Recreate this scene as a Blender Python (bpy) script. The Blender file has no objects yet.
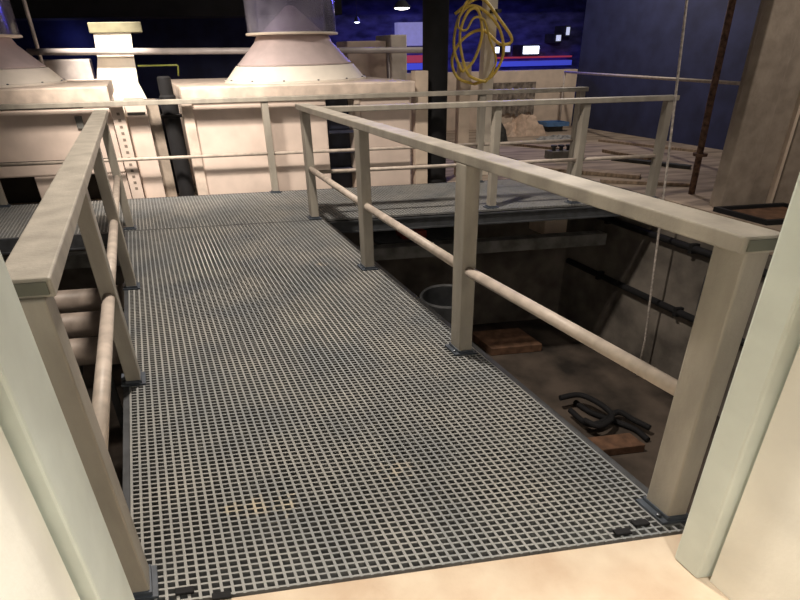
import bpy, bmesh, math, random
from mathutils import Vector, Matrix
random.seed(7)
scene = bpy.context.scene
col = scene.collection

# ------------------------------------------------------------------ camera
F_PX, PITCH, ROLL, YAW, EYE = 511.7, 0.457, -0.0201, 0.1317, 1.6
FW = Vector((math.sin(YAW)*math.cos(PITCH), math.cos(YAW)*math.cos(PITCH), -math.sin(PITCH)))
RT = FW.cross(Vector((0, 0, 1))).normalized()
UP = RT.cross(FW)
R2 = RT*math.cos(ROLL) + UP*math.sin(ROLL)
U2 = -RT*math.sin(ROLL) + UP*math.cos(ROLL)
cd = bpy.data.cameras.new('camera'); cam = bpy.data.objects.new('camera', cd); col.objects.link(cam)
m = Matrix.Identity(4)
for i in range(3):
    m[i][0], m[i][1], m[i][2] = R2[i], U2[i], -FW[i]
m[0][3], m[1][3], m[2][3] = 0, 0, EYE
cam.matrix_world = m
cd.sensor_width = 36.0; cd.lens = F_PX*36/800; cd.clip_start = 0.02; cd.clip_end = 100
scene.camera = cam

# plan: the walkway leaves the door at a slant; u = along the door wall, v = along the walkway
K = -0.319
def S(u, v, z): return Vector((u + K*v, v, z))
def ray(px, py): return FW*F_PX + R2*(px-400) - U2*(py-300)
def pv(px, py, v):
    d = ray(px, py); p = d*(v/d.y); return (p.x - K*p.y, p.y, p.z + EYE)
def pz(px, py, z):
    d = ray(px, py); p = d*((z-EYE)/d.z); return (p.x - K*p.y, p.y, z)

# ------------------------------------------------------------------ world, light, exposure
w = bpy.data.worlds.new('world'); scene.world = w; w.use_nodes = True
w.node_tree.nodes['Background'].inputs[0].default_value = (0.8, 0.78, 0.85, 1)
w.node_tree.nodes['Background'].inputs[1].default_value = 0.025
vs = scene.view_settings
vs.view_transform = 'Standard'; vs.look = 'None'; vs.gamma = 1; vs.exposure = 0.0; vs.use_curve_mapping = False

def area(name, loc, target, size, energy, color, size_y=None):
    l = bpy.data.lights.new(name, 'AREA'); l.energy = energy; l.color = color; l.size = size
    if size_y: l.shape = 'RECTANGLE'; l.size_y = size_y
    o = bpy.data.objects.new(name, l); col.objects.link(o); o.location = loc
    o.rotation_euler = (Vector(target)-Vector(loc)).to_track_quat('-Z', 'Y').to_euler(); return o
def spot(name, loc, target, energy, color, angle, blend=0.6, radius=0.08):
    l = bpy.data.lights.new(name, 'SPOT'); l.energy = energy; l.color = color
    l.spot_size = math.radians(angle); l.spot_blend = blend; l.shadow_soft_size = radius
    o = bpy.data.objects.new(name, l); col.objects.link(o); o.location = loc
    o.rotation_euler = (Vector(target)-Vector(loc)).to_track_quat('-Z', 'Y').to_euler(); return o
def point(name, loc, energy, color, radius=0.1):
    l = bpy.data.lights.new(name, 'POINT'); l.energy = energy; l.color = color; l.shadow_soft_size = radius
    o = bpy.data.objects.new(name, l); col.objects.link(o); o.location = loc; return o
WARM = (1.0, 0.88, 0.75); WHITE = (1.0, 0.94, 0.84)
area('door_lamp', S(0.95, 0.10, 2.8), S(0.1, -0.30, 0.0), 0.25, 88, WHITE)
spot('walkway_lamp', S(0.6, 3.75, 5.0), S(0.75, 3.75, 0), 1200, WARM, 100, 0.6, 0.15)
point('column_fill', S(6.1, 3.0, 3.8), 120, WARM, 0.1)  # unseen light added to brighten the concrete column
spot('tank_spot', S(-0.9, 4.6, 3.5), S(0.5, 7.3, 1.0), 1150, WARM, 66, 1.0, 0.35)
spot('pillar_spot', S(-0.9, 7.6, 3.5), S(-0.25, 9.1, 1.5), 1500, WARM, 40, 0.8)
point('floor_fill', S(6.9, 8.6, 3.5), 210, WARM, 0.12)  # unseen overhead light added to brighten the right floor and low wall
point('blue_wash', S(6.6, 14.6, 2.9), 110, (0.12, 0.11, 1.0), 0.2)
point('blue_wash', S(9.6, 14.6, 2.9), 110, (0.12, 0.11, 1.0), 0.2)
point('blue_wash', S(-1.1, 13.2, 1.85), 3, (0.25, 0.28, 1.0), 0.1)

# ------------------------------------------------------------------ materials
MATS = {}
def mat(name, c, rough=0.7, var=0.12, scale=6.0, bump=0.0, bscale=60.0, metal=0.0, c2=None, detail=6.0, emit=None, estr=0.0, stretch=None):
    if name in MATS: return MATS[name]
    mt = bpy.data.materials.new(name); mt.use_nodes = True; nt = mt.node_tree; n = nt.nodes; L = nt.links
    b = n['Principled BSDF']; b.inputs['Roughness'].default_value = rough; b.inputs['Metallic'].default_value = metal
    g = n.new('ShaderNodeNewGeometry')
    src = g.outputs['Position']
    if stretch:
        mp = n.new('ShaderNodeMapping'); mp.inputs['Scale'].default_value = stretch
        L.new(src, mp.inputs['Vector']); src = mp.outputs['Vector']
    t = n.new('ShaderNodeTexNoise'); t.inputs['Scale'].default_value = scale; t.inputs['Detail'].default_value = detail
    L.new(src, t.inputs['Vector'])
    r = n.new('ShaderNodeValToRGB')
    if c2 is None: c2 = tuple(x*(1-var*2.2) for x in c)
    cb = tuple(min(1, x*(1+var)) for x in c)
    r.color_ramp.elements[0].position = 0.34; r.color_ramp.elements[1].position = 0.66
    r.color_ramp.elements[0].color = (*c2, 1); r.color_ramp.elements[1].color = (*cb, 1)
    L.new(t.outputs['Fac'], r.inputs['Fac']); L.new(r.outputs['Color'], b.inputs['Base Color'])
    if bump:
        t2 = n.new('ShaderNodeTexNoise'); t2.inputs['Scale'].default_value = bscale; t2.inputs['Detail'].default_value = 4
        L.new(g.outputs['Position'], t2.inputs['Vector'])
        bp = n.new('ShaderNodeBump'); bp.inputs['Strength'].default_value = bump; bp.inputs['Distance'].default_value = 0.01
        L.new(t2.outputs['Fac'], bp.inputs['Height']); L.new(bp.outputs['Normal'], b.inputs['Normal'])
    if emit:
        b.inputs['Emission Color'].default_value = (*emit, 1); b.inputs['Emission Strength'].default_value = estr
    MATS[name] = mt; return mt
M_RAIL = mat('rail_fibreglass', (0.37, 0.342, 0.295), 0.5, 0.10, 9, 0.15, 90, stretch=(1, 1, 0.3))
M_TUBE = mat('mid_rail_tube', (0.52, 0.45, 0.39), 0.5, 0.10, 14)
M_GRATE = mat('grating_shade_body', (0.19, 0.192, 0.192), 0.7, 0.12, 8)  # bar sides coloured dark to put shade into the grating holes
def lit_top():  # tops painted lighter than the sides, plus random tone and paint drips
    mt = bpy.data.materials.new('grating_lit_top'); mt.use_nodes = True; nt = mt.node_tree; n = nt.nodes; L = nt.links
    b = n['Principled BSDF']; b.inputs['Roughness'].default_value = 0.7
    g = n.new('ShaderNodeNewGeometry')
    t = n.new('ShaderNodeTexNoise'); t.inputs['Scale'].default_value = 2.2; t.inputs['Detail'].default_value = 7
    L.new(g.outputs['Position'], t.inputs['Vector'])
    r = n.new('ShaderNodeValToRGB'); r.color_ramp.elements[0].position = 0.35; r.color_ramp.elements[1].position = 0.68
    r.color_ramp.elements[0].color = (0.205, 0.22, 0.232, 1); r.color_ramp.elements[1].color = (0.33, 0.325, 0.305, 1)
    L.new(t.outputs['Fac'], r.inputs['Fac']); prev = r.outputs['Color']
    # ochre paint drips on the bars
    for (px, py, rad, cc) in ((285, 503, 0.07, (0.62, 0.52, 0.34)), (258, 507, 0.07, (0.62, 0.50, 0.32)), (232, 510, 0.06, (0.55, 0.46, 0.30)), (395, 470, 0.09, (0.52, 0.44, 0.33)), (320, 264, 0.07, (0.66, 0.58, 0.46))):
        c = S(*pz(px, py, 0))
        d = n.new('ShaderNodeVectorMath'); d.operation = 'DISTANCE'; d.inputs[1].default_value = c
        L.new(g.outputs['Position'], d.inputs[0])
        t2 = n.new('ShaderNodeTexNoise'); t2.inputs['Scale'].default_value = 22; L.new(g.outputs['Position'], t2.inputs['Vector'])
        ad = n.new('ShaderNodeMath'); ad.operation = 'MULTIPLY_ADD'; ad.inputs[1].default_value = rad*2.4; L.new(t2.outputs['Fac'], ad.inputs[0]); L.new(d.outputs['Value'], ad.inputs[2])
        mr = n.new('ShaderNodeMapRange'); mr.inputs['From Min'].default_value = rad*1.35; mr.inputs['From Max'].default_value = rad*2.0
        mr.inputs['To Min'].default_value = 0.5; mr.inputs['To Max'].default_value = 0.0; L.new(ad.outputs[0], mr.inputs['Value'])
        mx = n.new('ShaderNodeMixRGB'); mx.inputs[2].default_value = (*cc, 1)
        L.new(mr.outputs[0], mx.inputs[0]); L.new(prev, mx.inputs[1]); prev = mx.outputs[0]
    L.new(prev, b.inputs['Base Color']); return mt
M_LITTOP = lit_top()
M_EDGE = mat('dark_edge_angle', (0.055, 0.06, 0.068), 0.5, 0.15, 12)
M_FOOT = mat('foot_plate', (0.07, 0.085, 0.11), 0.5, 0.15, 20)
M_BOLT = mat('bolt_steel', (0.12, 0.13, 0.15), 0.35, 0.1, 30, metal=0.8)
M_THRESH = mat('threshold_concrete', (0.60, 0.50, 0.385), 0.8, 0.08, 5, 0.2, 40, c2=(0.53, 0.40, 0.29))
M_JAMB = mat('jamb_paint', (0.66, 0.72, 0.67), 0.45, 0.04, 6, 0.05, 60)
M_WALLW = mat('white_plaster', (0.86, 0.85, 0.78), 0.7, 0.04, 4, 0.1, 60)
M_TANK = mat('tank_gelcoat', (0.72, 0.60, 0.53), 0.45, 0.05, 4, 0.04, 30)
M_LIP = mat('tank_lip', (0.69, 0.58, 0.50), 0.5, 0.10, 7, 0.08, 30)
M_CONE = mat('cone_cream', (0.80, 0.74, 0.66), 0.5, 0.03, 5)
M_CONE2 = mat('cone_mauve', (0.52, 0.43, 0.43), 0.5, 0.05, 5)
M_COLLAR = mat('collar_beige', (0.70, 0.62, 0.52), 0.5, 0.05, 8)
M_BLACK = mat('black_paint', (0.006, 0.006, 0.008), 0.85, 0.2, 8)
M_NAVYBOX = mat('dark_navy_plastic', (0.03, 0.033, 0.06), 0.45, 0.2, 8)
M_NAVY = mat('navy_wall', (0.026, 0.032, 0.088), 0.75, 0.15, 3.0, 0.1, 30)
M_BLUEWALL = mat('blue_wall', (0.10, 0.10, 0.40), 0.8, 0.3, 2.0, stretch=(1, 1, 2.5))
M_BACK = mat('charcoal_wall', (0.05, 0.05, 0.06), 0.8, 0.2, 2)
M_CEIL = mat('black_ceiling', (0.012, 0.012, 0.014), 0.9, 0.2, 2)
M_CONC = mat('concrete_column', (0.34, 0.285, 0.235), 0.85, 0.10, 7, 0.3, 35)
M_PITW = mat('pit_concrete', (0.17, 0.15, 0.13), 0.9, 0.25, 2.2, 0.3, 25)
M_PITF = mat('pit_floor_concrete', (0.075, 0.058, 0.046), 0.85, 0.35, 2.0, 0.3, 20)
M_FLOOR = mat('dusty_floor', (0.40, 0.32, 0.25), 0.8, 0.22, 2.5, 0.2, 25, stretch=(0.5, 2.2, 1))
M_DARKST = mat('dark_steel', (0.05, 0.053, 0.058), 0.55, 0.2, 6)
M_GREYST = mat('grey_steel', (0.20, 0.20, 0.19), 0.55, 0.2, 6)
M_PIPE = mat('pit_pipe', (0.34, 0.28, 0.24), 0.5, 0.18, 5)
M_GREYP = mat('grey_pipe', (0.42, 0.38, 0.37), 0.45, 0.1, 5)
M_PILL = mat('white_pillar', (0.80, 0.74, 0.64), 0.6, 0.05, 5)
M_PCAP = mat('pillar_cap', (0.15, 0.14, 0.085), 0.6, 0.1, 6)
M_PALE = mat('pale_panel', (0.70, 0.58, 0.47), 0.6, 0.06, 5)
M_YEL = mat('yellow_hose', (0.85, 0.62, 0.12), 0.4, 0.1, 20)
M_YG = mat('yellow_pipe', (0.20, 0.22, 0.04), 0.4, 0.1, 20)
M_RUST = mat('rusty_pipe', (0.15, 0.085, 0.055), 0.8, 0.3, 25, 0.2, 80)
M_ROD = mat('pale_cable', (0.55, 0.50, 0.46), 0.6, 0.2, 30)
M_BROWN = mat('brown_board', (0.16, 0.085, 0.05), 0.7, 0.2, 10)
M_WOOD = mat('weathered_timber', (0.38, 0.29, 0.21), 0.8, 0.2, 8, 0.2, 50, stretch=(1, 6, 1))
M_SHEET = mat('beige_sheet', (0.62, 0.47, 0.36), 0.7, 0.12, 12)
M_BLUE = mat('blue_tray', (0.10, 0.22, 0.45), 0.5, 0.1, 12)
M_GREYSHEET = mat('grey_sheet', (0.36, 0.36, 0.36), 0.5, 0.25, 14)
M_CLOTH2 = mat('taupe_cloth', (0.27, 0.23, 0.195), 0.9, 0.25, 12)
M_CLOTH = mat('dark_cloth', (0.05, 0.048, 0.045), 0.9, 0.25, 12)
M_RED = mat('red_plastic', (0.22, 0.03, 0.02), 0.5, 0.1, 12)
M_LAMP = mat('lamp_glow', (0.9, 0.85, 0.8), 0.5, 0.02, 5, emit=(1.0, 0.93, 0.85), estr=6)
M_LAMPB = mat('lamp_cool', (0.8, 0.85, 0.95), 0.5, 0.02, 5, emit=(0.75, 0.80, 1.0), estr=4)
M_LAMPD = mat('lamp_dim', (0.8, 0.85, 0.95), 0.5, 0.02, 5, emit=(0.7, 0.75, 1.0), estr=0.7)
M_LEDR = mat('red_strip', (0.5, 0.05, 0.08), 0.5, 0.05, 5, emit=(0.75, 0.08, 0.16), estr=0.3)
M_LEDB = mat('blue_strip', (0.05, 0.08, 0.7), 0.5, 0.05, 5, emit=(0.10, 0.13, 1.0), estr=0.4)
M_LAVENDER = mat('lavender_panel', (0.3, 0.3, 0.5), 0.5, 0.1, 5, emit=(0.36, 0.34, 0.75), estr=0.45)  # lavender panel colour with its own weak emission
M_SLOT = mat('slot_brown', (0.22, 0.18, 0.15), 0.9, 0.1, 8)
M_DARKV = mat('slot_dark', (0.03, 0.026, 0.022), 0.9, 0.1, 8)
M_HOLLOW = mat('rail_hollow_shade', (0.12, 0.125, 0.10), 0.7, 0.1, 8)  # dark tone painted in for the shaded hollow of the tube
def acrylic():
    mt = bpy.data.materials.new('clear_acrylic'); mt.use_nodes = True; nt = mt.node_tree; n = nt.nodes
    n.remove(n['Principled BSDF'])
    tr = n.new('ShaderNodeBsdfTransparent'); tr.inputs[0].default_value = (0.86, 0.84, 0.92, 1)
    gl = n.new('ShaderNodeBsdfGlossy'); gl.inputs['Roughness'].default_value = 0.12; gl.inputs[0].default_value = (0.9, 0.88, 1, 1)
    df = n.new('ShaderNodeBsdfDiffuse'); df.inputs[0].default_value = (0.50, 0.48, 0.60, 1)
    lw = n.new('ShaderNodeLayerWeight'); lw.inputs[0].default_value = 0.25
    tx = n.new('ShaderNodeTexNoise'); tx.inputs['Scale'].default_value = 5
    mul = n.new('ShaderNodeMath'); mul.operation = 'MULTIPLY'; mul.inputs[1].default_value = 0.45
    nt.links.new(tx.outputs['Fac'], mul.inputs[0])
    m0 = n.new('ShaderNodeMixShader'); nt.links.new(mul.outputs[0], m0.inputs[0])
    nt.links.new(tr.outputs[0], m0.inputs[1]); nt.links.new(df.outputs[0], m0.inputs[2])
    mx = n.new('ShaderNodeMixShader'); nt.links.new(lw.outputs['Fresnel'], mx.inputs[0])
    nt.links.new(m0.outputs[0], mx.inputs[1]); nt.links.new(gl.outputs[0], mx.inputs[2])
    nt.links.new(mx.outputs[0], n['Material Output'].inputs[0]); return mt
M_ACR = acrylic()

# ------------------------------------------------------------------ builders
def wpos(o):
    p = o.location.copy(); q = o.parent
    while q: p += q.location; q = q.parent
    return p
def link(name, me, loc, material, parent=None, smooth=False):
    o = bpy.data.objects.new(name, me); col.objects.link(o)
    if material and not me.materials: me.materials.append(material)
    if smooth:
        for p in me.polygons: p.use_smooth = True
    o.location = Vector(loc)
    if parent: o.location = Vector(loc) - wpos(parent); o.parent = parent
    return o
def tag(o, label=None, cat=None, group=None, kind=None):
    if label: o['label'] = label
    if cat: o['category'] = cat
    if group: o['group'] = group
    if kind: o['kind'] = kind
    return o
def thing(name, loc, label, cat, group=None):
    o = bpy.data.objects.new(name, None); col.objects.link(o); o.location = Vector(loc); o.empty_display_size = 0.1
    return tag(o, label, cat, group)
def bm_mesh(bm, name):
    bmesh.ops.recalc_face_normals(bm, faces=bm.faces)
    me = bpy.data.meshes.new(name); bm.to_mesh(me); bm.free(); return me
def add_sbox(bm, u0, u1, v0, v1, z0, z1, org=Vector((0, 0, 0))):
    vs_ = [bm.verts.new(S(u, v, z)-org) for z in (z0, z1) for (u, v) in ((u0, v0), (u1, v0), (u1, v1), (u0, v1))]
    for f in ((0, 1, 2, 3), (7, 6, 5, 4), (0, 4, 5, 1), (1, 5, 6, 2), (2, 6, 7, 3), (3, 7, 4, 0)):
        bm.faces.new([vs_[i] for i in f])
def sbox(name, u0, u1, v0, v1, z0, z1, material, parent=None, bevel=0.0):
    bm = bmesh.new(); org = S((u0+u1)/2, (v0+v1)/2, z0)
    add_sbox(bm, u0, u1, v0, v1, z0, z1, org)
    if bevel:
        bmesh.ops.bevel(bm, geom=bm.edges[:], offset=bevel, segments=2, affect='EDGES', profile=0.5)
    return link(name, bm_mesh(bm, name), org, material, parent)
def multibox(name, boxes, material, parent=None, bevel=0.0):
    b0 = boxes[0]; org = S((b0[0]+b0[1])/2, (b0[2]+b0[3])/2, min(b[4] for b in boxes)); bm = bmesh.new()
    for b in boxes: add_sbox(bm, *b, org)
    if bevel: bmesh.ops.bevel(bm, geom=bm.edges[:], offset=bevel, segments=1, affect='EDGES')
    return link(name, bm_mesh(bm, name), org, material, parent)
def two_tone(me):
    me.materials.append(M_GRATE); me.materials.append(M_LITTOP)  # shade-dark sides, lighter upward faces
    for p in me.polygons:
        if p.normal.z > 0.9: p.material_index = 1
def path_tube(name, pts, r, material, parent=None, n=10, closed=False):
    pts = [Vector(p) for p in pts]; org = pts[0].copy(); bm = bmesh.new(); rings = []
    N = len(pts); up = Vector((0, 0, 1)); nrm = None
    for i, p in enumerate(pts):
        if closed: t = pts[(i+1) % N]-pts[i-1]
        else: t = pts[min(i+1, N-1)]-pts[max(i-1, 0)]
        t.normalize()
        if nrm is None:
            nrm = t.cross(up if abs(t.z) < 0.95 else Vector((1, 0, 0))).normalized()
        else:
            nrm = (nrm - t*nrm.dot(t)).normalized()
        b = t.cross(nrm)
        rings.append([bm.verts.new(p-org+(nrm*math.cos(2*math.pi*k/n)+b*math.sin(2*math.pi*k/n))*r) for k in range(n)])
    for i in range(N if closed else N-1):
        a, c = rings[i], rings[(i+1) % N]
        for k in range(n): bm.faces.new((a[k], a[(k+1) % n], c[(k+1) % n], c[k]))
    if not closed:
        bm.faces.new(rings[0]); bm.faces.new(rings[-1])
    o = link(name, bm_mesh(bm, name), org, material, parent)
    for p in o.data.polygons: p.use_smooth = len(p.vertices) == 4
    return o
def lathe(name, prof, center, material, parent=None, n=40, closed=False):
    bm = bmesh.new(); rings = []
    for r, z in prof:
        rings.append([bm.verts.new((r*math.cos(2*math.pi*k/n), r*math.sin(2*math.pi*k/n), z)) for k in range(n)])
    m_ = len(rings)
    for i in range(m_ if closed else m_-1):
        a, c = rings[i], rings[(i+1) % m_]
        for k in range(n): bm.faces.new((a[k], a[(k+1) % n], c[(k+1) % n], c[k]))
    if not closed:
        bm.faces.new(rings[0]); bm.faces.new(rings[-1])
    o = link(name, bm_mesh(bm, name), center, material, parent)
    for p in o.data.polygons: p.use_smooth = len(p.vertices) == 4
    me = o.data
    try:
        me.set_sharp_from_angle(angle=math.radians(28))
    except Exception: pass
    return o
def smooth_path(ctrl, n=8):
    P = [Vector(c) for c in ctrl]; out = []
    for i in range(len(P)-1):
        p0, p1, p2, p3 = P[max(i-1, 0)], P[i], P[i+1], P[min(i+2, len(P)-1)]
        for k in range(n):
            t = k/n
            out.append(0.5*((2*p1)+(p2-p0)*t+(2*p0-5*p1+4*p2-p3)*t*t+(3*p1-p0-3*p2+p3)*t**3))
    out.append(P[-1]); return out

# ------------------------------------------------------------------ setting
CEIL = 5.2; PITZ = -2.2
VT = 1.14                       # far edge of the door threshold
tag(sbox('floor', -0.45, 1.60, -2.0, VT, -0.20, 0.0, M_THRESH), 'beige concrete threshold slab in the doorway', kind='structure')
tag(sbox('floor_right', 5.45, 8.95, 2.0, 13.0, -0.25, 0.0, M_FLOOR), 'dusty beige floor beyond the pit beside the navy wall', kind='structure')
tag(sbox('floor_back', -6.5, 5.449, 6.62, 16.9, -0.30, -0.08, M_FLOOR), 'floor behind the walkway carrying the beige tanks', kind='structure')
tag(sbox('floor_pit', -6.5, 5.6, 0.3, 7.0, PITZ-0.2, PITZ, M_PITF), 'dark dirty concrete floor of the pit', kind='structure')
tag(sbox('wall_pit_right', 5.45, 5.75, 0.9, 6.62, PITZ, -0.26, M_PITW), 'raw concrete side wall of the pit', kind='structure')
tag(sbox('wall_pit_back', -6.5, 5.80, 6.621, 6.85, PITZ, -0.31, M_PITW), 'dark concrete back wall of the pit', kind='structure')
tag(sbox('wall_left', -6.7, -6.5, 0.3, 17.0, PITZ, CEIL, M_BACK), 'dark wall of the hall', kind='structure')
tag(sbox('wall_right', 8.95, 9.15, 0.9, 11.2, -0.25, CEIL, M_NAVY), 'tall navy blue painted wall', kind='structure')
tag(sbox('wall_back', -6.7, 16, 17.0, 17.2, -0.3, CEIL, M_BLUEWALL), 'blue lit far wall of the hall', kind='structure')
tag(sbox('ceiling', -6.7, 16, 1.1, 17.2, CEIL, CEIL+0.2, M_CEIL), 'black ceiling', kind='structure')
# door wall, frame and the light steel jambs
JL, JR, JV = -0.318, 1.412, 1.055
d1 = thing('door_1', S(0.55, 1.0, 0), 'pale grey green steel door frame around the opening', 'door frame'); d1['kind'] = 'structure'; del d1['category']
for s, j, vg in ((-1, JL, 0.82), (1, JR, 0.970)):
    a, b = sorted((j, j+s*0.10)); o = sbox('door_stop', a, b, vg, JV, 0.0, 2.099, M_JAMB, d1, 0.008)
    a, b = sorted((j+s*0.035, j+s*0.10)); sbox('jamb', a, b, -0.6, vg-0.012, 0.0, 2.099, M_WALLW, d1)
    a, b = sorted((j+s*0.055, j+s*0.10)); sbox('gasket', a, b, vg-0.012, vg, 0.0, 2.099, M_JAMB, d1)
sbox('lintel', JL-0.10, JR+0.10, 0.35, JV, 2.10, 2.4, M_JAMB, d1, 0.006)
tag(sbox('wall_door_top', -6.5, 8.9, 0.35, 0.75, 2.61, CEIL, M_WALLW), 'wall above the doorway', kind='structure')
tag(sbox('wall_door_left', -6.5, JL-0.101, 0.35, 0.75, PITZ, 2.6, M_WALLW), 'wall beside the doorway', kind='structure')
tag(sbox('wall_door_right', JR+0.101, 8.9, 0.35, 0.75, PITZ, 2.6, M_WALLW), 'wall beside the doorway', kind='structure')

# ------------------------------------------------------------------ walkway deck
UL, UR, VE = -0.40, 1.60, 5.26
deck = thing('walkway_deck', S(0.6, 3.2, 0), 'grey open grating deck of the slanting walkway leading from the door', 'walkway')
PU, PVV, TH = 0.0350, 0.0246, 0.038
nb = int((UR-UL-0.06)/PU)
v0, v1 = VT+0.012, VE-0.01
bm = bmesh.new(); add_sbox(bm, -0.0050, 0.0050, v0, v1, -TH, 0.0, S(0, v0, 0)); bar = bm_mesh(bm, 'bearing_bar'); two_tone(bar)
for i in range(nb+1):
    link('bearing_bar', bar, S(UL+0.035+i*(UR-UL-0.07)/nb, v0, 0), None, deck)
nc = int((v1-v0)/PVV)
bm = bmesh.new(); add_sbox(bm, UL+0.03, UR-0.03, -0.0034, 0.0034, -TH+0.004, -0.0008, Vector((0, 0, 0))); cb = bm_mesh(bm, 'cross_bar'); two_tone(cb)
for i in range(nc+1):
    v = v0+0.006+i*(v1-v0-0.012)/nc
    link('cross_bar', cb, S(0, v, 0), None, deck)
for u in (UL, UR-0.028):
    multibox('edge_angle', [(u, u+0.028, v0, VE, -0.06, 0.0)], M_EDGE, deck)
sbox('end_angle', UL+0.028, UR-0.028, VE-0.010, VE, -0.06, 0.0, M_EDGE, deck)
for px, py in ((622, 533), (640, 524), (222, 597), (185, 592)):
    q = pz(px, py, 0); sbox('grating_clip', q[0]-0.03, q[0]+0.03, q[1]-0.012, q[1]+0.012, 0.0005, 0.012, M_BLACK, deck, 0.003)
for u in (UL+0.10, UR-0.16):
    tag(sbox('support_beam', u, u+0.06, VT+0.02, VE-0.02, -0.24, -0.062, M_DARKST), 'dark steel beam carrying the slanting grating walkway', 'beam', 'beams under the walkway')

# cross deck at the far end
CV0, CV1, CU0, CU1 = 5.27, 6.60, -5.5, 5.43
cdeck = thing('cross_deck', S(0.6, 5.9, 0), 'grey grating cross deck running in front of the beige tanks', 'walkway')
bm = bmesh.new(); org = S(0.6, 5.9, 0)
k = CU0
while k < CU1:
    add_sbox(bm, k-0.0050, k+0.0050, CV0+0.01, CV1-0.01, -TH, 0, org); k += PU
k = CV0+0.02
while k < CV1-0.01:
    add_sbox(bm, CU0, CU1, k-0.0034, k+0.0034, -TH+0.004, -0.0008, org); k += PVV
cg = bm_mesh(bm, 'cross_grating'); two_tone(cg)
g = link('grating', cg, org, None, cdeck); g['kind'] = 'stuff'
multibox('edge_channel', [(UR+0.01, CU1, CV0-0.035, CV0, -0.135, -0.02), (UR+0.01, CU1, CV0-0.05, CV0, -0.035, -0.02), (UR+0.01, CU1, CV0-0.05, CV0, -0.15, -0.135)], M_EDGE, cdeck)
multibox('edge_channel', [(CU0, UL-0.01, CV0-0.035, CV0, -0.135, -0.0), (CU0, UL-0.01, CV0-0.05, CV0, -0.15, -0.135)], M_EDGE, cdeck)
sbox('edge_channel', CU0, CU1, CV1-0.01, CV1, -0.14, 0.0, M_EDGE, cdeck)

# ------------------------------------------------------------------ railings
PW, PT = 0.075, 0.095
def post(parent, u, v, ztop, w=PW, t=PT):
    p = sbox('post', u-w/2, u+w/2, v-t/2, v+t/2, 0.010, ztop, M_RAIL, parent, 0.006)
    sbox('foot_plate', u-w/2-0.028, u+w/2+0.022, v-t/2-0.012, v+t/2+0.012, 0.0005, 0.012, M_FOOT, p)
    sbox('foot_clamp', u-w/2-0.005, u+w/2+0.005, v-t/2-0.006, v+t/2+0.006, 0.0125, 0.028, M_FOOT, p)
    lathe('bolt', [(0.008, 0), (0.008, 0.010), (0.004, 0.012)], S(u-w/2-0.016, v-t/2+0.02, 0.012), M_BOLT, p, 8)
    return p
def walk_railing(label, u, vs_posts, ustart, w=0.13):
    r = thing('handrail', S(u, vs_posts[0], 0), label, 'railing')
    zt = 1.135
    t = sbox('top_rail', u-w/2, u+w/2, ustart, vs_posts[-1]+0.07, zt-0.052, zt, M_RAIL, r, 0.006)
    sbox('rail_hollow_shade', u-w/2+0.012, u+w/2-0.012, ustart-0.004, ustart+0.004, zt-0.042, zt-0.010, M_HOLLOW, t)  # dark plate standing in for the shade inside the open rail
    for v in vs_posts: post(r, u+(0.05 if (u > 1 and v < 2) else -0.028 if (u > 1 and v < 4.5) else 0), v, zt-0.052)
    for a, b in zip(vs_posts[:-1], vs_posts[1:]):
        off = lambda v: (0.05 if v < 2 else -0.028 if v < 4.5 else 0) if u > 1 else 0
        path_tube('mid_rail', [S(u+off(a), a+PT/2-0.004, 0.52), S(u+off(b), b-PT/2+0.004, 0.52)], 0.028, M_TUBE, r, 14)
    return r
walk_railing('beige square post handrail along the walkway side beside the open pit', 1.512, (1.245, 2.50, 3.86, 5.34), 1.150)
walk_railing('beige square post handrail on the walkway side above the stacked horizontal pipes', -0.343, (1.235, 2.50, 3.81, 5.36), 1.20, 0.123)
# railing on the near edge of the cross deck
def cross_railing(label, v, u0, u1, posts, zt, zm, w=0.075):
    r = thing('handrail', S(posts[0], v, 0), label, 'railing')
    sbox('top_rail', u0, u1, v-0.05, v+0.05, zt-0.05, zt, M_RAIL, r, 0.005)
    pp = sorted(posts)
    for u in pp: post(r, u, v, zt-0.05, w, 0.065)
    ends = [u0+0.01]+pp+[u1-0.01]
    for a, b in zip(ends[:-1], ends[1:]):
        a2 = a+(w/2-0.004 if a in pp else 0); b2 = b-(w/2-0.004 if b in pp else 0)
        if b2-a2 > 0.1: path_tube('mid_rail', [S(a2, v, zm), S(b2, v, zm)], 0.020, M_TUBE, r, 10)
    return r
cross_railing('brownish handrail along the pit edge of the cross deck, in front of the black column', 5.345, 1.590, 5.40, (3.45, 4.40, 5.33), 1.105, 0.48)
cross_railing('long beige handrail along the tank side of the cross deck', 6.54, -5.2, 5.36, (-3.6, -1.75, 1.40, 4.02, 5.30), 1.125, 0.48)

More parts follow.
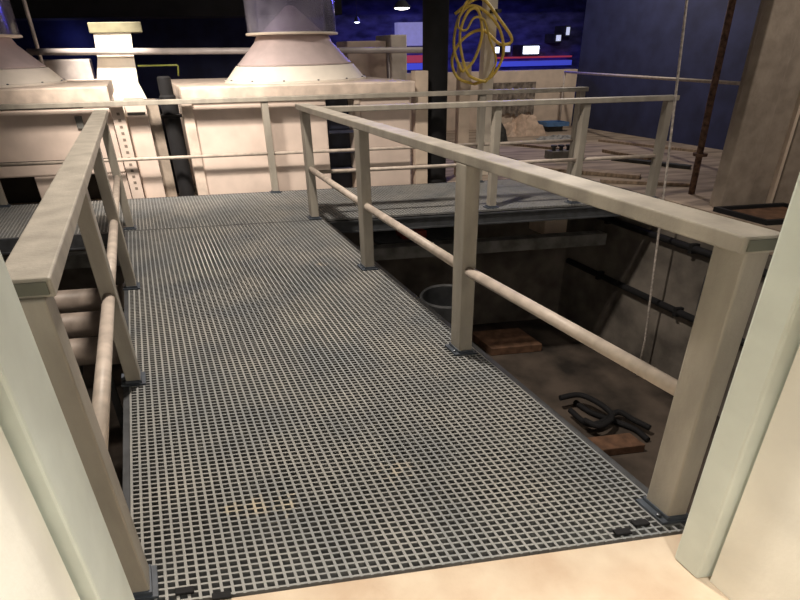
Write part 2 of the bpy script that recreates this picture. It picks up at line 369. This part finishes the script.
# ------------------------------------------------------------------ beige tanks with cones
def bubble(uc, vc, label, z0):
    c = thing('cone_lid', S(uc, vc, z0), label, 'cone lid', 'cone lids with clear cylinders')
    lathe('lower_cone', [(0.93, 0), (0.93, 0.025), (0.90, 0.03), (0.765, 0.185), (0.74, 0.185), (0.3, 0.10), (0.3, 0.0)], S(uc, vc, z0), M_CONE, c, 48)
    lathe('upper_cone', [(0.74, 0.19), (0.742, 0.205), (0.70, 0.24), (0.50, 0.45), (0.46, 0.53), (0.3, 0.53), (0.3, 0.19)], S(uc, vc, z0), M_CONE2, c, 48)
    lathe('collar', [(0.42, 0.532), (0.585, 0.532), (0.59, 0.545), (0.585, 0.558), (0.42, 0.558)], S(uc, vc, z0), M_COLLAR, c, 48, closed=True)
    lathe('inner_cone', [(0.40, 0.533), (0.40, 0.56), (0.10, 0.82), (0.06, 0.86), (0.02, 0.87)], S(uc, vc, z0), M_CONE2, c, 32)
    lathe('clear_cylinder', [(0.560, 0.560), (0.566, 0.560), (0.566, 1.75), (0.560, 1.75)], S(uc, vc, z0), M_ACR, c, 64, closed=True)
    for k in range(14):
        a = 2*math.pi*k/14+0.1
        q = S(uc, vc, z0)+Vector((0.915*math.cos(a), 0.915*math.sin(a), 0.024))
        lathe('bolt', [(0.012, 0), (0.012, 0.012), (0.006, 0.015)], q, M_BOLT, c, 8)
    return c
VTK = 6.66
# tank 1 (beside the slotted upright)
t1 = thing('tank', S(-1.7, 7.6, -0.08), 'beige tank with a dark slot under its rim, beside the slotted upright', 'tank')
sbox('body', -3.3, -0.32, VTK+0.02, 8.7, 0.30, 1.05, M_TANK, t1, 0.02)
sbox('plinth', -3.2, -0.40, VTK+0.35, 8.6, -0.08, 0.30, M_DARKV, t1)
for u in (-3.3, -1.36, -0.62): sbox('leg', u, u+0.30, VTK+0.03, VTK+0.33, -0.08, 0.302, M_TANK, t1, 0.01)
sbox('reveal', -3.26, -0.60, VTK+0.05, 8.66, 1.052, 1.10, M_DARKV, t1)
sbox('spacer', -0.60, -0.33, VTK+0.02, VTK+0.30, 1.051, 1.10, M_TANK, t1)
sbox('rim', -3.35, -0.285, VTK-0.03, 8.75, 1.101, 1.275, M_LIP, t1, 0.018)
sbox('seam_strip', -3.25, -0.42, VTK+0.008, VTK+0.019, 0.47, 0.485, M_DARKV, t1)
sbox('latch', -0.72, -0.64, VTK-0.005, VTK+0.018, 0.83, 0.97, M_GREYST, t1, 0.006)
bubble(-1.80, 7.62, 'cream cone lid with clear cylinder on the tank with the dark slot', 1.276)
# slotted upright + narrow cabinet
su = thing('slotted_upright', S(-0.24, 6.70, -0.08), 'beige slotted upright between the tank and the narrow cabinet', 'upright')
sbox('channel', -0.31, -0.17, 6.64, 6.74, -0.078, 1.10, M_TANK, su, 0.006)
for k in range(13):
    z = 0.10+k*0.072
    sbox('slot', -0.255, -0.222, 6.6365, 6.6395, z, z+0.030, M_SLOT, su)
cb2 = thing('narrow_cabinet', S(-0.03, 7.0, -0.08), 'narrow beige cabinet with a small dark slot near its top', 'cabinet')
sbox('body', -0.160, 0.085, 6.72, 7.5, -0.078, 1.09, M_TANK, cb2, 0.01)
sbox('slot', -0.140, 0.060, 6.712, 6.719, 0.955, 0.985, M_DARKV, cb2)
sbox('shaded_side', 0.088, 0.225, 6.80, 7.4, -0.078, 1.08, M_CONC, cb2)  # greyer slab standing in for the cabinet's shaded side
sbox('gap_darkener', 0.23, 0.47, 7.1, 7.4, -0.078, 1.08, M_NAVYBOX, cb2)  # dark panel added so the gap beside the standpipe reads black
# black standpipe
sp = thing('standpipe', S(0.35, 6.79, -0.08), 'black standpipe with a collar between the two tanks', 'pipe')
lathe('pipe', [(0.092, 0.001), (0.092, 1.22), (0.075, 1.24), (0.075, 1.42), (0.06, 1.44)], S(0.35, 6.79, -0.08), M_BLACK, sp, 24)
lathe('collar', [(0.093, 0.98), (0.118, 0.985), (0.118, 1.02), (0.093, 1.025)], S(0.35, 6.79, -0.08), M_BLACK, sp, 24, closed=True)
# tank 2
t2 = thing('tank', S(2.0, 7.6, -0.08), 'wide beige tank with a dark navy niche, behind the handrail corner', 'tank')
sbox('body', 0.52, 2.16, VTK+0.02, 8.7, -0.078, 1.09, M_TANK, t2, 0.02)
sbox('corner_post', 0.475, 0.60, VTK-0.01, VTK+0.10, -0.078, 1.089, M_LIP, t2, 0.01)
sbox('niche', 2.165, 2.56, VTK+0.25, 8.6, -0.078, 1.09, M_NAVYBOX, t2)
sbox('niche_frame', 2.50, 2.57, VTK+0.02, VTK+0.24, -0.078, 1.09, M_LIP, t2, 0.008)
sbox('side_panel', 2.575, 3.20, VTK+0.03, 8.7, -0.078, 1.09, M_TANK, t2, 0.015)
sbox('rim', 0.495, 3.24, VTK-0.03, 8.75, 1.091, 1.245, M_LIP, t2, 0.02)
for k, z in enumerate((0.18, 0.42, 0.66)):
    sbox('niche_shelf', 2.18, 2.49, VTK+0.05, VTK+0.245, z, z+0.03, M_NAVYBOX, t2)
bubble(2.10, 7.62, 'cream cone lid with clear cylinder on the wide tank with the navy niche', 1.246)
# panels right of tank 2
tag(sbox('panel', 3.28, 3.44, 6.72, 6.84, -0.079, 1.35, M_PALE, None, 0.008), 'narrow pale panel standing between the wide tank and the black column', 'panel')

# ------------------------------------------------------------------ black column, uprights, hose
bc = thing('black_column', S(3.66, 6.98, -0.08), 'tall black round column behind the cross deck handrail', 'column')
lathe('shaft', [(0.16, 0.001), (0.16, CEIL+0.079)], S(3.66, 6.98, -0.08), M_BLACK, bc, 32)
lathe('base_ring', [(0.161, 0.001), (0.175, 0.001), (0.175, 0.05), (0.161, 0.07)], S(3.66, 6.98, -0.08), M_BLACK, bc, 32, closed=True)
def at(px, py, v): return S(*pv(px, py, v))
u1 = pv(463, 100, 7.3)[0]
tag(sbox('upright', u1-0.075, u1+0.075, 7.25, 7.35, -0.079, 1.42, M_PALE, None, 0.006), 'short pale square upright just right of the black column', 'upright')
u2 = pv(485, 100, 7.3)[0]
up2 = thing('tall_upright', S(u2, 7.3, -0.08), 'tall pale upright reaching the ceiling, carrying the yellow hose', 'upright')
sbox('shaft', u2-0.075, u2+0.075, 7.25, 7.35, -0.079, CEIL-0.001, M_PILL, up2, 0.006)
sbox('hook', u2-0.03, u2+0.03, 7.10, 7.25, 1.98, 2.02, M_DARKST, up2)
hz = thing('hose_coil', S(u2, 7.15, 1.2), 'yellow hose coiled loosely over the tall pale upright', 'hose')
loops = [[(455, 14), (480, -2), (500, 20), (512, 40), (500, 44), (482, 30), (462, 40), (452, 60), (458, 78), (475, 84)],
         [(475, 84), (492, 76), (503, 55), (500, 30), (486, 12), (470, 6), (458, 20), (454, 48), (462, 72)],
         [(462, 72), (474, 60), (482, 34), (478, 10), (468, 12), (460, 34), (463, 60), (470, 76), (486, 82)],
         [(486, 82), (496, 62), (490, 40), (484, 20), (474, 18), (466, 30), (458, 26), (463, 8), (472, -6)]]
for i, lp in enumerate(loops):
    ctrl = [at(px, py, 7.12-0.04*i-0.012*(j % 3)) for j, (px, py) in enumerate(lp)]
    path_tube('hose_loop', smooth_path(ctrl, 7), 0.019 if i < 3 else 0.014, M_YEL, hz, 8)

# ------------------------------------------------------------------ back of the hall
a, b = pv(97, 92, 9.0), pv(140, 92, 9.0)
pl = thing('pillar', S((a[0]+b[0])/2, 9.15, -0.08), 'brightly lit white pillar with an olive cap behind the tanks', 'pillar')
bm = bmesh.new(); org = S(-0.2, 9.0, 0)
ring = []
for (ua, ub, z) in ((-0.62, 0.26, -0.079), (-0.56, 0.16, 0.95), (-0.52, 0.08, 1.20), (-0.42, 0.10, 1.55), (-0.39, 0.13, 1.88)):
    ring.append([bm.verts.new(S(a_, b_, z)-org) for a_, b_ in ((ua, 9.0), (ub, 9.0), (ub, 9.35), (ua, 9.35))])
for a_, b_ in zip(ring[:-1], ring[1:]):
    for k in range(4): bm.faces.new((a_[k], a_[(k+1) % 4], b_[(k+1) % 4], b_[k]))
bm.faces.new(ring[0]); bm.faces.new(ring[-1])
link('shaft', bm_mesh(bm, 'pillar_shaft'), org, M_PILL, pl)
sbox('cap', -0.44, 0.30, 8.97, 9.38, 1.881, 2.02, M_PCAP, pl, 0.01)
p0, p1 = at(28, 52, 8.9), at(432, 50, 8.9)
op = tag(thing('overhead_pipe', p0, 'x', 'x'), 'long horizontal grey pipe running behind the cone lids', 'pipe')
path_tube('pipe', [p0, p1], 0.045, M_GREYP, op, 16)
for px in (296, 388):
    q = at(px, 51, 8.9)
    path_tube('stand', [Vector((q.x, q.y, -0.079)), q-Vector((0, 0, 0.03))], 0.025, M_GREYP, op, 8)
tag(sbox('back_box', -1.32, -0.56, 9.3, 9.9, -0.079, 1.54, M_GREYP, None, 0.02), 'brown grey box behind the tanks beside the white pillar', 'box')
tag(path_tube('thin_post', [S(-1.24, 9.15, -0.08), S(-1.20, 9.15, CEIL-0.001)], 0.028, M_GREYP, None, 10), 'thin grey post rising behind the tanks beside the brown grey box', 'post')
pts = [at(138, 66, 8.6), at(177, 65, 8.6), at(178, 66, 8.6), at(178.5, 76, 8.6)]
tag(path_tube('yellow_bracket', pts, 0.012, M_YG, None, 8), 'thin yellow green bent pipe beside the white pillar', 'pipe')
tag(sbox('far_cabinet', 3.45, 4.10, 9.4, 9.9, -0.079, 1.72, M_PALE, None, 0.015), 'pale cabinet behind the wide tank under the hanging lamp', 'cabinet')
tag(sbox('far_cabinet', 4.13, 4.40, 9.3, 9.9, -0.079, 1.80, M_PILL, None, 0.015), 'taller bright white cabinet beside the black column', 'cabinet')
tag(sbox('wall_low_back', 4.9, 8.94, 11.2, 11.4, -0.079, 1.14, M_PALE), 'low beige wall in front of the blue lit hall', kind='structure')
tag(sbox('wall_mid_back', -6.4, 3.3, 13.6, 13.8, -0.079, CEIL, M_NAVY), 'dark navy wall behind the tanks', kind='structure')
tag(sbox('ceiling_darkener', -6.4, 4.2, 11.6, 12.4, 2.22, CEIL-0.001, M_CEIL), 'black block added to darken the top of the back hall', kind='structure')  # added block, blackens the top of the view behind the tanks
tag(sbox('ceiling_darkener_right', 4.3, 12, 14.8, 15.4, 2.75, CEIL-0.001, M_CEIL), 'black block added to darken the top of the blue lit hall', kind='structure')  # second added block, darkens the upper part of the blue hall
def lamp(px, py, v, r, mt, label, drop=True):
    p = at(px, py, v)
    l = thing('hanging_lamp', p, label, 'lamp')
    lathe('shade', [(r*0.35, 0.10), (r*0.4, 0.12), (r, 0.02), (r*0.95, 0.0), (r*0.85, 0.02)], p, M_DARKST, l, 20)
    lathe('bulb', [(r*0.3, -0.03), (r*0.8, -0.012), (r*0.84, 0.012), (r*0.5, 0.016)], p, mt, l, 20)
    path_tube('cable', [p+Vector((0, 0, 0.121)), Vector((p.x, p.y, CEIL-0.002))], 0.008, M_DARKST, l, 6)
lamp(402, 8, 11, 0.17, M_LAMP, 'glowing hanging lamp above the pale cabinets near the black column')
lamp(357, 22, 14.5, 0.08, M_LAMPB, 'small distant hanging lamp between the cone lid and the glowing hanging lamp')
# stage lights and strips on the far blue wall
for (x0, y0, x1, y1, mt, lb) in ((524, 46, 540, 54, M_LAMPB, 'large white rectangular stage light on the far blue wall'),
                                (493, 47, 500, 53, M_LAMPB, 'small white stage light near the yellow hose on the far blue wall'),
                                (506, 46, 511, 52, M_LAMPD, 'small white stage light beside the large rectangular one'),
                                (557, 35, 562, 41, M_LAMPD, 'small white stage light close to the tall navy wall'),
                                (567, 27, 571, 35, M_LAMPD, 'narrow upright white stage light right beside the navy wall')):
    a, b = pv(x0, y1, 16.5), pv(x1, y0, 16.5)
    l = thing('stage_light', S((a[0]+b[0])/2, 16.7, a[2]), lb, 'light')
    sbox('housing', a[0]-0.04, b[0]+0.04, 16.55, 16.99, a[2]-0.04, b[2]+0.04, M_DARKST, l)
    sbox('lens', a[0], b[0], 16.53, 16.549, a[2], b[2], mt, l)
for (x0, x1, y0, y1, mt, lb) in ((490, 572, 55.5, 59, M_LEDR, 'long dim red light strip on the far blue wall'),
                                 (404, 430, 55, 63, M_LEDR, 'short dim red light strip left of the black column'),
                                 (404, 432, 63, 70, M_LEDB, 'short blue light strip left of the black column'),
                                 (490, 572, 60, 67, M_LEDB, 'long blue light strip under the red one'),
                                 (398, 430, 22, 46, M_LAVENDER, 'lavender glowing panel left of the black column')):
    a, b = pv(x0, y1, 16.8), pv(x1, y0, 16.8)
    tag(sbox('light_strip', a[0], b[0], 16.8, 16.999, a[2], b[2], mt), lb, 'light strip')

# ------------------------------------------------------------------ right hand floor: column, pipe, cable, clutter
cc = thing('concrete_column', S(5.85, 5.0, 0), 'broad bare concrete column at the end of the pit', 'column')
sbox('pilaster', 5.60, 5.93, 4.78, 4.87, 0.0005, CEIL-0.01, M_CONC, cc, 0.012)
sbox('panel', 5.945, 6.17, 4.81, 4.87, 0.0005, CEIL-0.01, M_CONC, cc, 0.008)
sbox('core', 5.66, 6.9, 4.871, 4.95, 0.0005, CEIL-0.01, M_CONC, cc)
sbox('pale_edge', 6.175, 6.21, 4.78, 4.87, 0.0005, CEIL-0.01, M_PALE, cc)
sbox('return', 6.26, 6.9, 4.80, 4.87, 0.0005, CEIL-0.01, M_CONC, cc, 0.008)
tr = thing('tray', S(5.85, 4.5, 0), 'black steel tray with a brown bottom at the foot of the concrete column', 'tray')
sbox('bottom', 5.52, 6.25, 4.25, 4.70, 0.001, 0.015, M_BROWN, tr)
for (a0, a1, b0, b1) in ((5.48, 6.29, 4.21, 4.25), (5.48, 6.29, 4.70, 4.74), (5.48, 5.52, 4.25, 4.70), (6.25, 6.29, 4.25, 4.70)):
    sbox('side', a0, a1, b0, b1, 0.001, 0.05, M_BLACK, tr)
rp = thing('rusty_pipe', S(5.93, 5.42, 0), 'rusty brown vertical pipe beside the concrete column', 'pipe')
path_tube('pipe', [S(5.93, 5.42, 0.001), S(5.90, 5.42, 1.0), S(5.82, 5.42, CEIL-0.001)], 0.035, M_RUST, rp, 14)
lathe('flange', [(0.036, 0.44), (0.075, 0.44), (0.075, 0.47), (0.036, 0.47)], S(5.925, 5.42, 0.0), M_RUST, rp, 20, closed=True)
e0, e1 = pv(765, 85, 5.65), pv(565, 72, 10.9)
rr = thing('guard_bar', S(*e1), 'slim brown horizontal bar in front of the navy wall', 'bar')
path_tube('bar', [S(*e0), S(*e1)], 0.022, M_TUBE, rr, 10)
path_tube('stanchion', [S(e0[0], e0[1], 0.001), S(*e0)], 0.02, M_TUBE, rr, 10)
path_tube('stanchion', [S(e1[0], e1[1], 0.001), S(*e1)], 0.02, M_TUBE, rr, 10)
c0, c1, c2 = pv(694, -60, 4.95), pv(668, 160, 4.95), pv(645, 340, 4.95)
tag(path_tube('hanging_cable', [S(c0[0]-0.06, 4.95, CEIL-0.001), S(*c0), S(*c1), S(*c2), S(c2[0], 4.95, PITZ+0.005)], 0.012, M_ROD, None, 8), 'pale cable hanging from the ceiling down into the pit', 'cable')
# planks and debris on the dusty floor
def plank(px0, py0, px1, py1, wid, h, mt, label, cat='plank', name='plank'):
    a, b = S(*pz(px0, py0, 0)), S(*pz(px1, py1, 0)); d = (b-a); L = d.length; d.normalize(); n = Vector((-d.y, d.x, 0))*wid/2
    bm = bmesh.new(); vs_ = []
    for z in (0.001, h):
        for q in (-n, n): 
            vs_ += [bm.verts.new(q+Vector((0, 0, z))), bm.verts.new(d*L+q+Vector((0, 0, z)))]
    bmesh.ops.convex_hull(bm, input=vs_)
    bmesh.ops.bevel(bm, geom=bm.edges[:], offset=min(h, wid)*0.08, segments=1, affect='EDGES')
    return tag(link(name, bm_mesh(bm, name), a, mt), label, cat)
plank(600, 141, 700, 152, 0.16, 0.04, M_WOOD, 'pale weathered plank lying along the foot of the navy wall')
plank(604, 152, 650, 160, 0.12, 0.05, M_WOOD, 'short weathered plank on the dusty floor behind the cross deck corner post')
plank(612, 160, 690, 169, 0.10, 0.05, M_DARKST, 'dark steel bar lying on the dusty floor near the rusty pipe', 'bar', 'steel_bar')
plank(505, 144, 572, 151, 0.14, 0.04, M_WOOD, 'weathered plank lying behind the cross deck handrail')
plank(520, 168, 640, 178, 0.18, 0.05, M_WOOD, 'broad weathered plank close behind the cross deck')
plank(600, 182, 690, 186, 0.10, 0.04, M_WOOD, 'narrow weathered plank near the foot of the concrete column')
def crumple(name, px, py, su_, sv, h, mt, label, cat, seed):
    rnd = random.Random(seed); u, v, z = pz(px, py, 0); n = 9; bm = bmesh.new(); g = []
    for i in range(n):
        row = []
        for j in range(n):
            a, b = (i/(n-1)-0.5)*2, (j/(n-1)-0.5)*2
            e = max(0, 1-max(abs(a), abs(b))**3)
            row.append(bm.verts.new((a*su_+rnd.uniform(-1, 1)*su_*0.08, b*sv+rnd.uniform(-1, 1)*sv*0.08, 0.004+h*e*rnd.uniform(0.35, 1.0))))
        g.append(row)
    for i in range(n-1):
        for j in range(n-1): bm.faces.new((g[i][j], g[i+1][j], g[i+1][j+1], g[i][j+1]))
    base = bmesh.ops.extrude_face_region(bm, geom=bm.faces[:])
    for q in base['geom']:
        if isinstance(q, bmesh.types.BMVert): q.co.z = 0.001
    return tag(link(name, bm_mesh(bm, name), S(u, v, 0), mt), label, cat)
crumple('cloth_heap', 492, 140, 0.25, 0.25, 0.45, M_CLOTH, 'black cloth heap on the floor behind the cross deck handrail post', 'cloth', 3)
crumple('sheet_heap', 522, 134, 0.42, 0.32, 0.42, M_SHEET, 'crumpled beige sheet heap in front of the low beige wall', 'sheet', 5)
crumple('grey_sheet', 560, 140, 0.40, 0.30, 0.10, M_GREYSHEET, 'crumpled grey plastic sheet on the floor beside the blue tray', 'sheet', 9)
u, v, z = pz(552, 131, 0)
bt = thing('blue_tray', S(u, v, 0), 'small blue plastic tray among the sheets by the low wall', 'tray')
sbox('bottom', u-0.22, u+0.22, v-0.15, v+0.15, 0.11, 0.13, M_BLUE, bt)
for s in (-1, 1):
    sbox('side', u-0.22, u+0.22, *sorted((v+s*0.15, v+s*0.17)), 0.11, 0.19, M_BLUE, bt)
    sbox('side', *sorted((u+s*0.22, u+s*0.24)), v-0.15, v+0.15, 0.11, 0.19, M_BLUE, bt)
sbox('stand', u-0.15, u+0.15, v-0.1, v+0.1, 0.001, 0.109, M_DARKST, bt)
cl = bmesh.new(); o_ = S(7.55, 11.17, 0.45)
rnd = random.Random(4); g = []
for i in range(22):
    row = []
    for j in range(8):
        row.append(cl.verts.new(Vector(((i-10.5)*0.045, -0.03-0.03*math.sin(i*1.7)-0.01*rnd.random(), 0.62-j*0.085-(0.10*rnd.random() if j == 7 else 0)))))
    g.append(row)
for i in range(21):
    for j in range(7): cl.faces.new((g[i][j], g[i+1][j], g[i+1][j+1], g[i][j+1]))
r_ = bmesh.ops.extrude_face_region(cl, geom=cl.faces[:])
for q in r_['geom']:
    if isinstance(q, bmesh.types.BMVert): q.co.y += 0.012
tag(link('hanging_cloth', bm_mesh(cl, 'hanging_cloth'), o_+Vector((0, 0, -0.15)), M_CLOTH2), 'dark grey cloth hanging on the face of the low beige wall', 'cloth')
u, v, z = pz(560, 158, 0)
vb = thing('valve_block', S(u, v, 0), 'small grey valve block on the floor behind the cross deck handrail', 'valve')
sbox('body', u-0.20, u+0.20, v-0.09, v+0.09, 0.001, 0.12, M_GREYST, vb, 0.01)
for k in (-0.12, 0.0, 0.12):
    lathe('knob', [(0.03, 0.121), (0.03, 0.17), (0.05, 0.175), (0.05, 0.20), (0.02, 0.205)], S(u+k, v, 0), M_DARKST, vb, 12)

# ------------------------------------------------------------------ the pit
for z, lb in ((-0.42, 'upper black pipe running along the pit side wall'), (-1.20, 'lower black pipe running along the pit side wall')):
    w_ = thing('wall_pipe', S(5.39, 3.0, z), lb, 'pipe')
    path_tube('pipe', [S(5.40, 1.2, z), S(5.40, 6.5, z)], 0.04, M_BLACK, w_, 12)
    for v in (2.0, 3.5, 4.75, 5.9): sbox('bracket', 5.36, 5.448, v, v+0.04, z-0.055, z+0.055, M_BLACK, w_)
u_ = pv(700, 305, 4.3)
ww = thing('wall_box', S(5.40, 4.35, -0.95), 'dark steel box fixed to the pit side wall between the black pipes', 'box')
sbox('body', 5.30, 5.449, 4.25, 4.50, -1.05, -0.62, M_DARKST, ww, 0.01)
sbox('door', 5.288, 5.299, 4.27, 4.48, -1.02, -0.65, M_DARKST, ww)
tag(sbox('pit_beam', 0.5, 5.44, 5.95, 6.10, -0.78, -0.62, M_GREYST, None, 0.005), 'grey steel beam crossing the pit below the cross deck', 'beam')
tag(sbox('pit_beam', -6.4, 0.1, 5.95, 6.10, -0.62, -0.46, M_GREYST, None, 0.005), 'grey steel beam crossing the pit on the side of the stacked pipes', 'beam')
lt = lathe('standing_tube', [(0.30, PITZ+0.001), (0.30, -0.88), (0.285, -0.86), (0.27, -0.88), (0.27, PITZ+0.001)], S(2.78, 5.0, 0), M_DARKST, None, 32, closed=True)
tag(lt, 'wide open grey tube standing in the pit below the walkway edge', 'tube')
for i, lp in enumerate(([(575, 402), (590, 412), (606, 418), (622, 424), (636, 430), (648, 440)],
                        [(570, 410), (588, 424), (604, 421), (618, 412), (634, 420), (650, 428)],
                        [(560, 398), (580, 395), (600, 404), (612, 416), (600, 426), (584, 420)])):
    pts = [S(*pz(px, py, PITZ+0.035+0.066*i)) for px, py in lp]
    tag(path_tube('pit_hose', smooth_path(pts, 6), 0.032, M_BLACK, None, 8), ['black hose lying stretched on the pit floor', 'black hose with a kink crossing the stretched one on the pit floor', 'black hose curling back over the others on the pit floor'][i], 'hose')
def pit_board(px, py, su_, sv, h, mt, label, cat, name):
    u, v, z = pz(px, py, PITZ); return tag(sbox(name, u-su_, u+su_, v-sv, v+sv, PITZ+0.001, PITZ+h, mt, None, 0.01), label, cat)
pit_board(600, 450, 0.40, 0.10, 0.10, M_BROWN, 'brown timber block on the pit floor beside the black hoses', 'timber', 'timber_block')
pit_board(505, 345, 0.36, 0.25, 0.12, M_BROWN, 'flat brown board on the pit floor beside the standing tube', 'board', 'brown_board')
rb = pv(412, 252, 6.3)
tag(sbox('red_box', rb[0]-0.16, rb[0]+0.16, 6.22, 6.42, -0.619-0.0, -0.52, M_RED, None, 0.01), 'small dull red box on the shelf below the cross deck', 'box')
tag(sbox('pit_shelf', rb[0]-0.5, rb[0]+0.7, 6.15, 6.61, -0.66, -0.62, M_DARKST), 'dark shelf under the cross deck carrying the red box', 'shelf')
tb = pv(556, 226, 6.3)
tag(sbox('tan_box', tb[0]-0.16, tb[0]+0.16, 6.3, 6.61, tb[2]-0.12, tb[2]+0.14, M_PALE, None, 0.01), 'tan junction box on the pit back wall under the cross deck', 'box')
# stacked horizontal pipes on the other side
for i, (v, u0, u1) in enumerate(((4.58, -2.4, -0.55), (4.08, -2.3, -0.55), (3.62, -2.2, -0.55))):
    pp = thing('pit_pipe', S(u1, v, -0.42), ['thick beige brown pit pipe nearest to the cross deck', 'thick beige brown pit pipe second from the cross deck', 'thick beige brown pit pipe farthest from the cross deck'][i], 'pipe', 'thick pipes below the walkway')
    path_tube('pipe', [S(u0, v, -0.42), S(u1, v, -0.42)], 0.105, M_PIPE, pp, 20)
    path_tube('end_cap', [S(u1-0.10, v, -0.42), S(u1+0.012, v, -0.42)], 0.118, M_PIPE, pp, 20)
rk = thing('pipe_rack', S(-1.3, 3.8, PITZ), 'dark steel rack holding the thick pipes in the pit', 'rack')
for u in (-1.9, -0.9):
    sbox('rail', u-0.04, u+0.04, 2.8, 4.9, -0.63, -0.526, M_DARKST, rk)
    for v in (2.9, 4.8): sbox('leg', u-0.035, u+0.035, v-0.035, v+0.035, PITZ+0.001, -0.631, M_DARKST, rk)
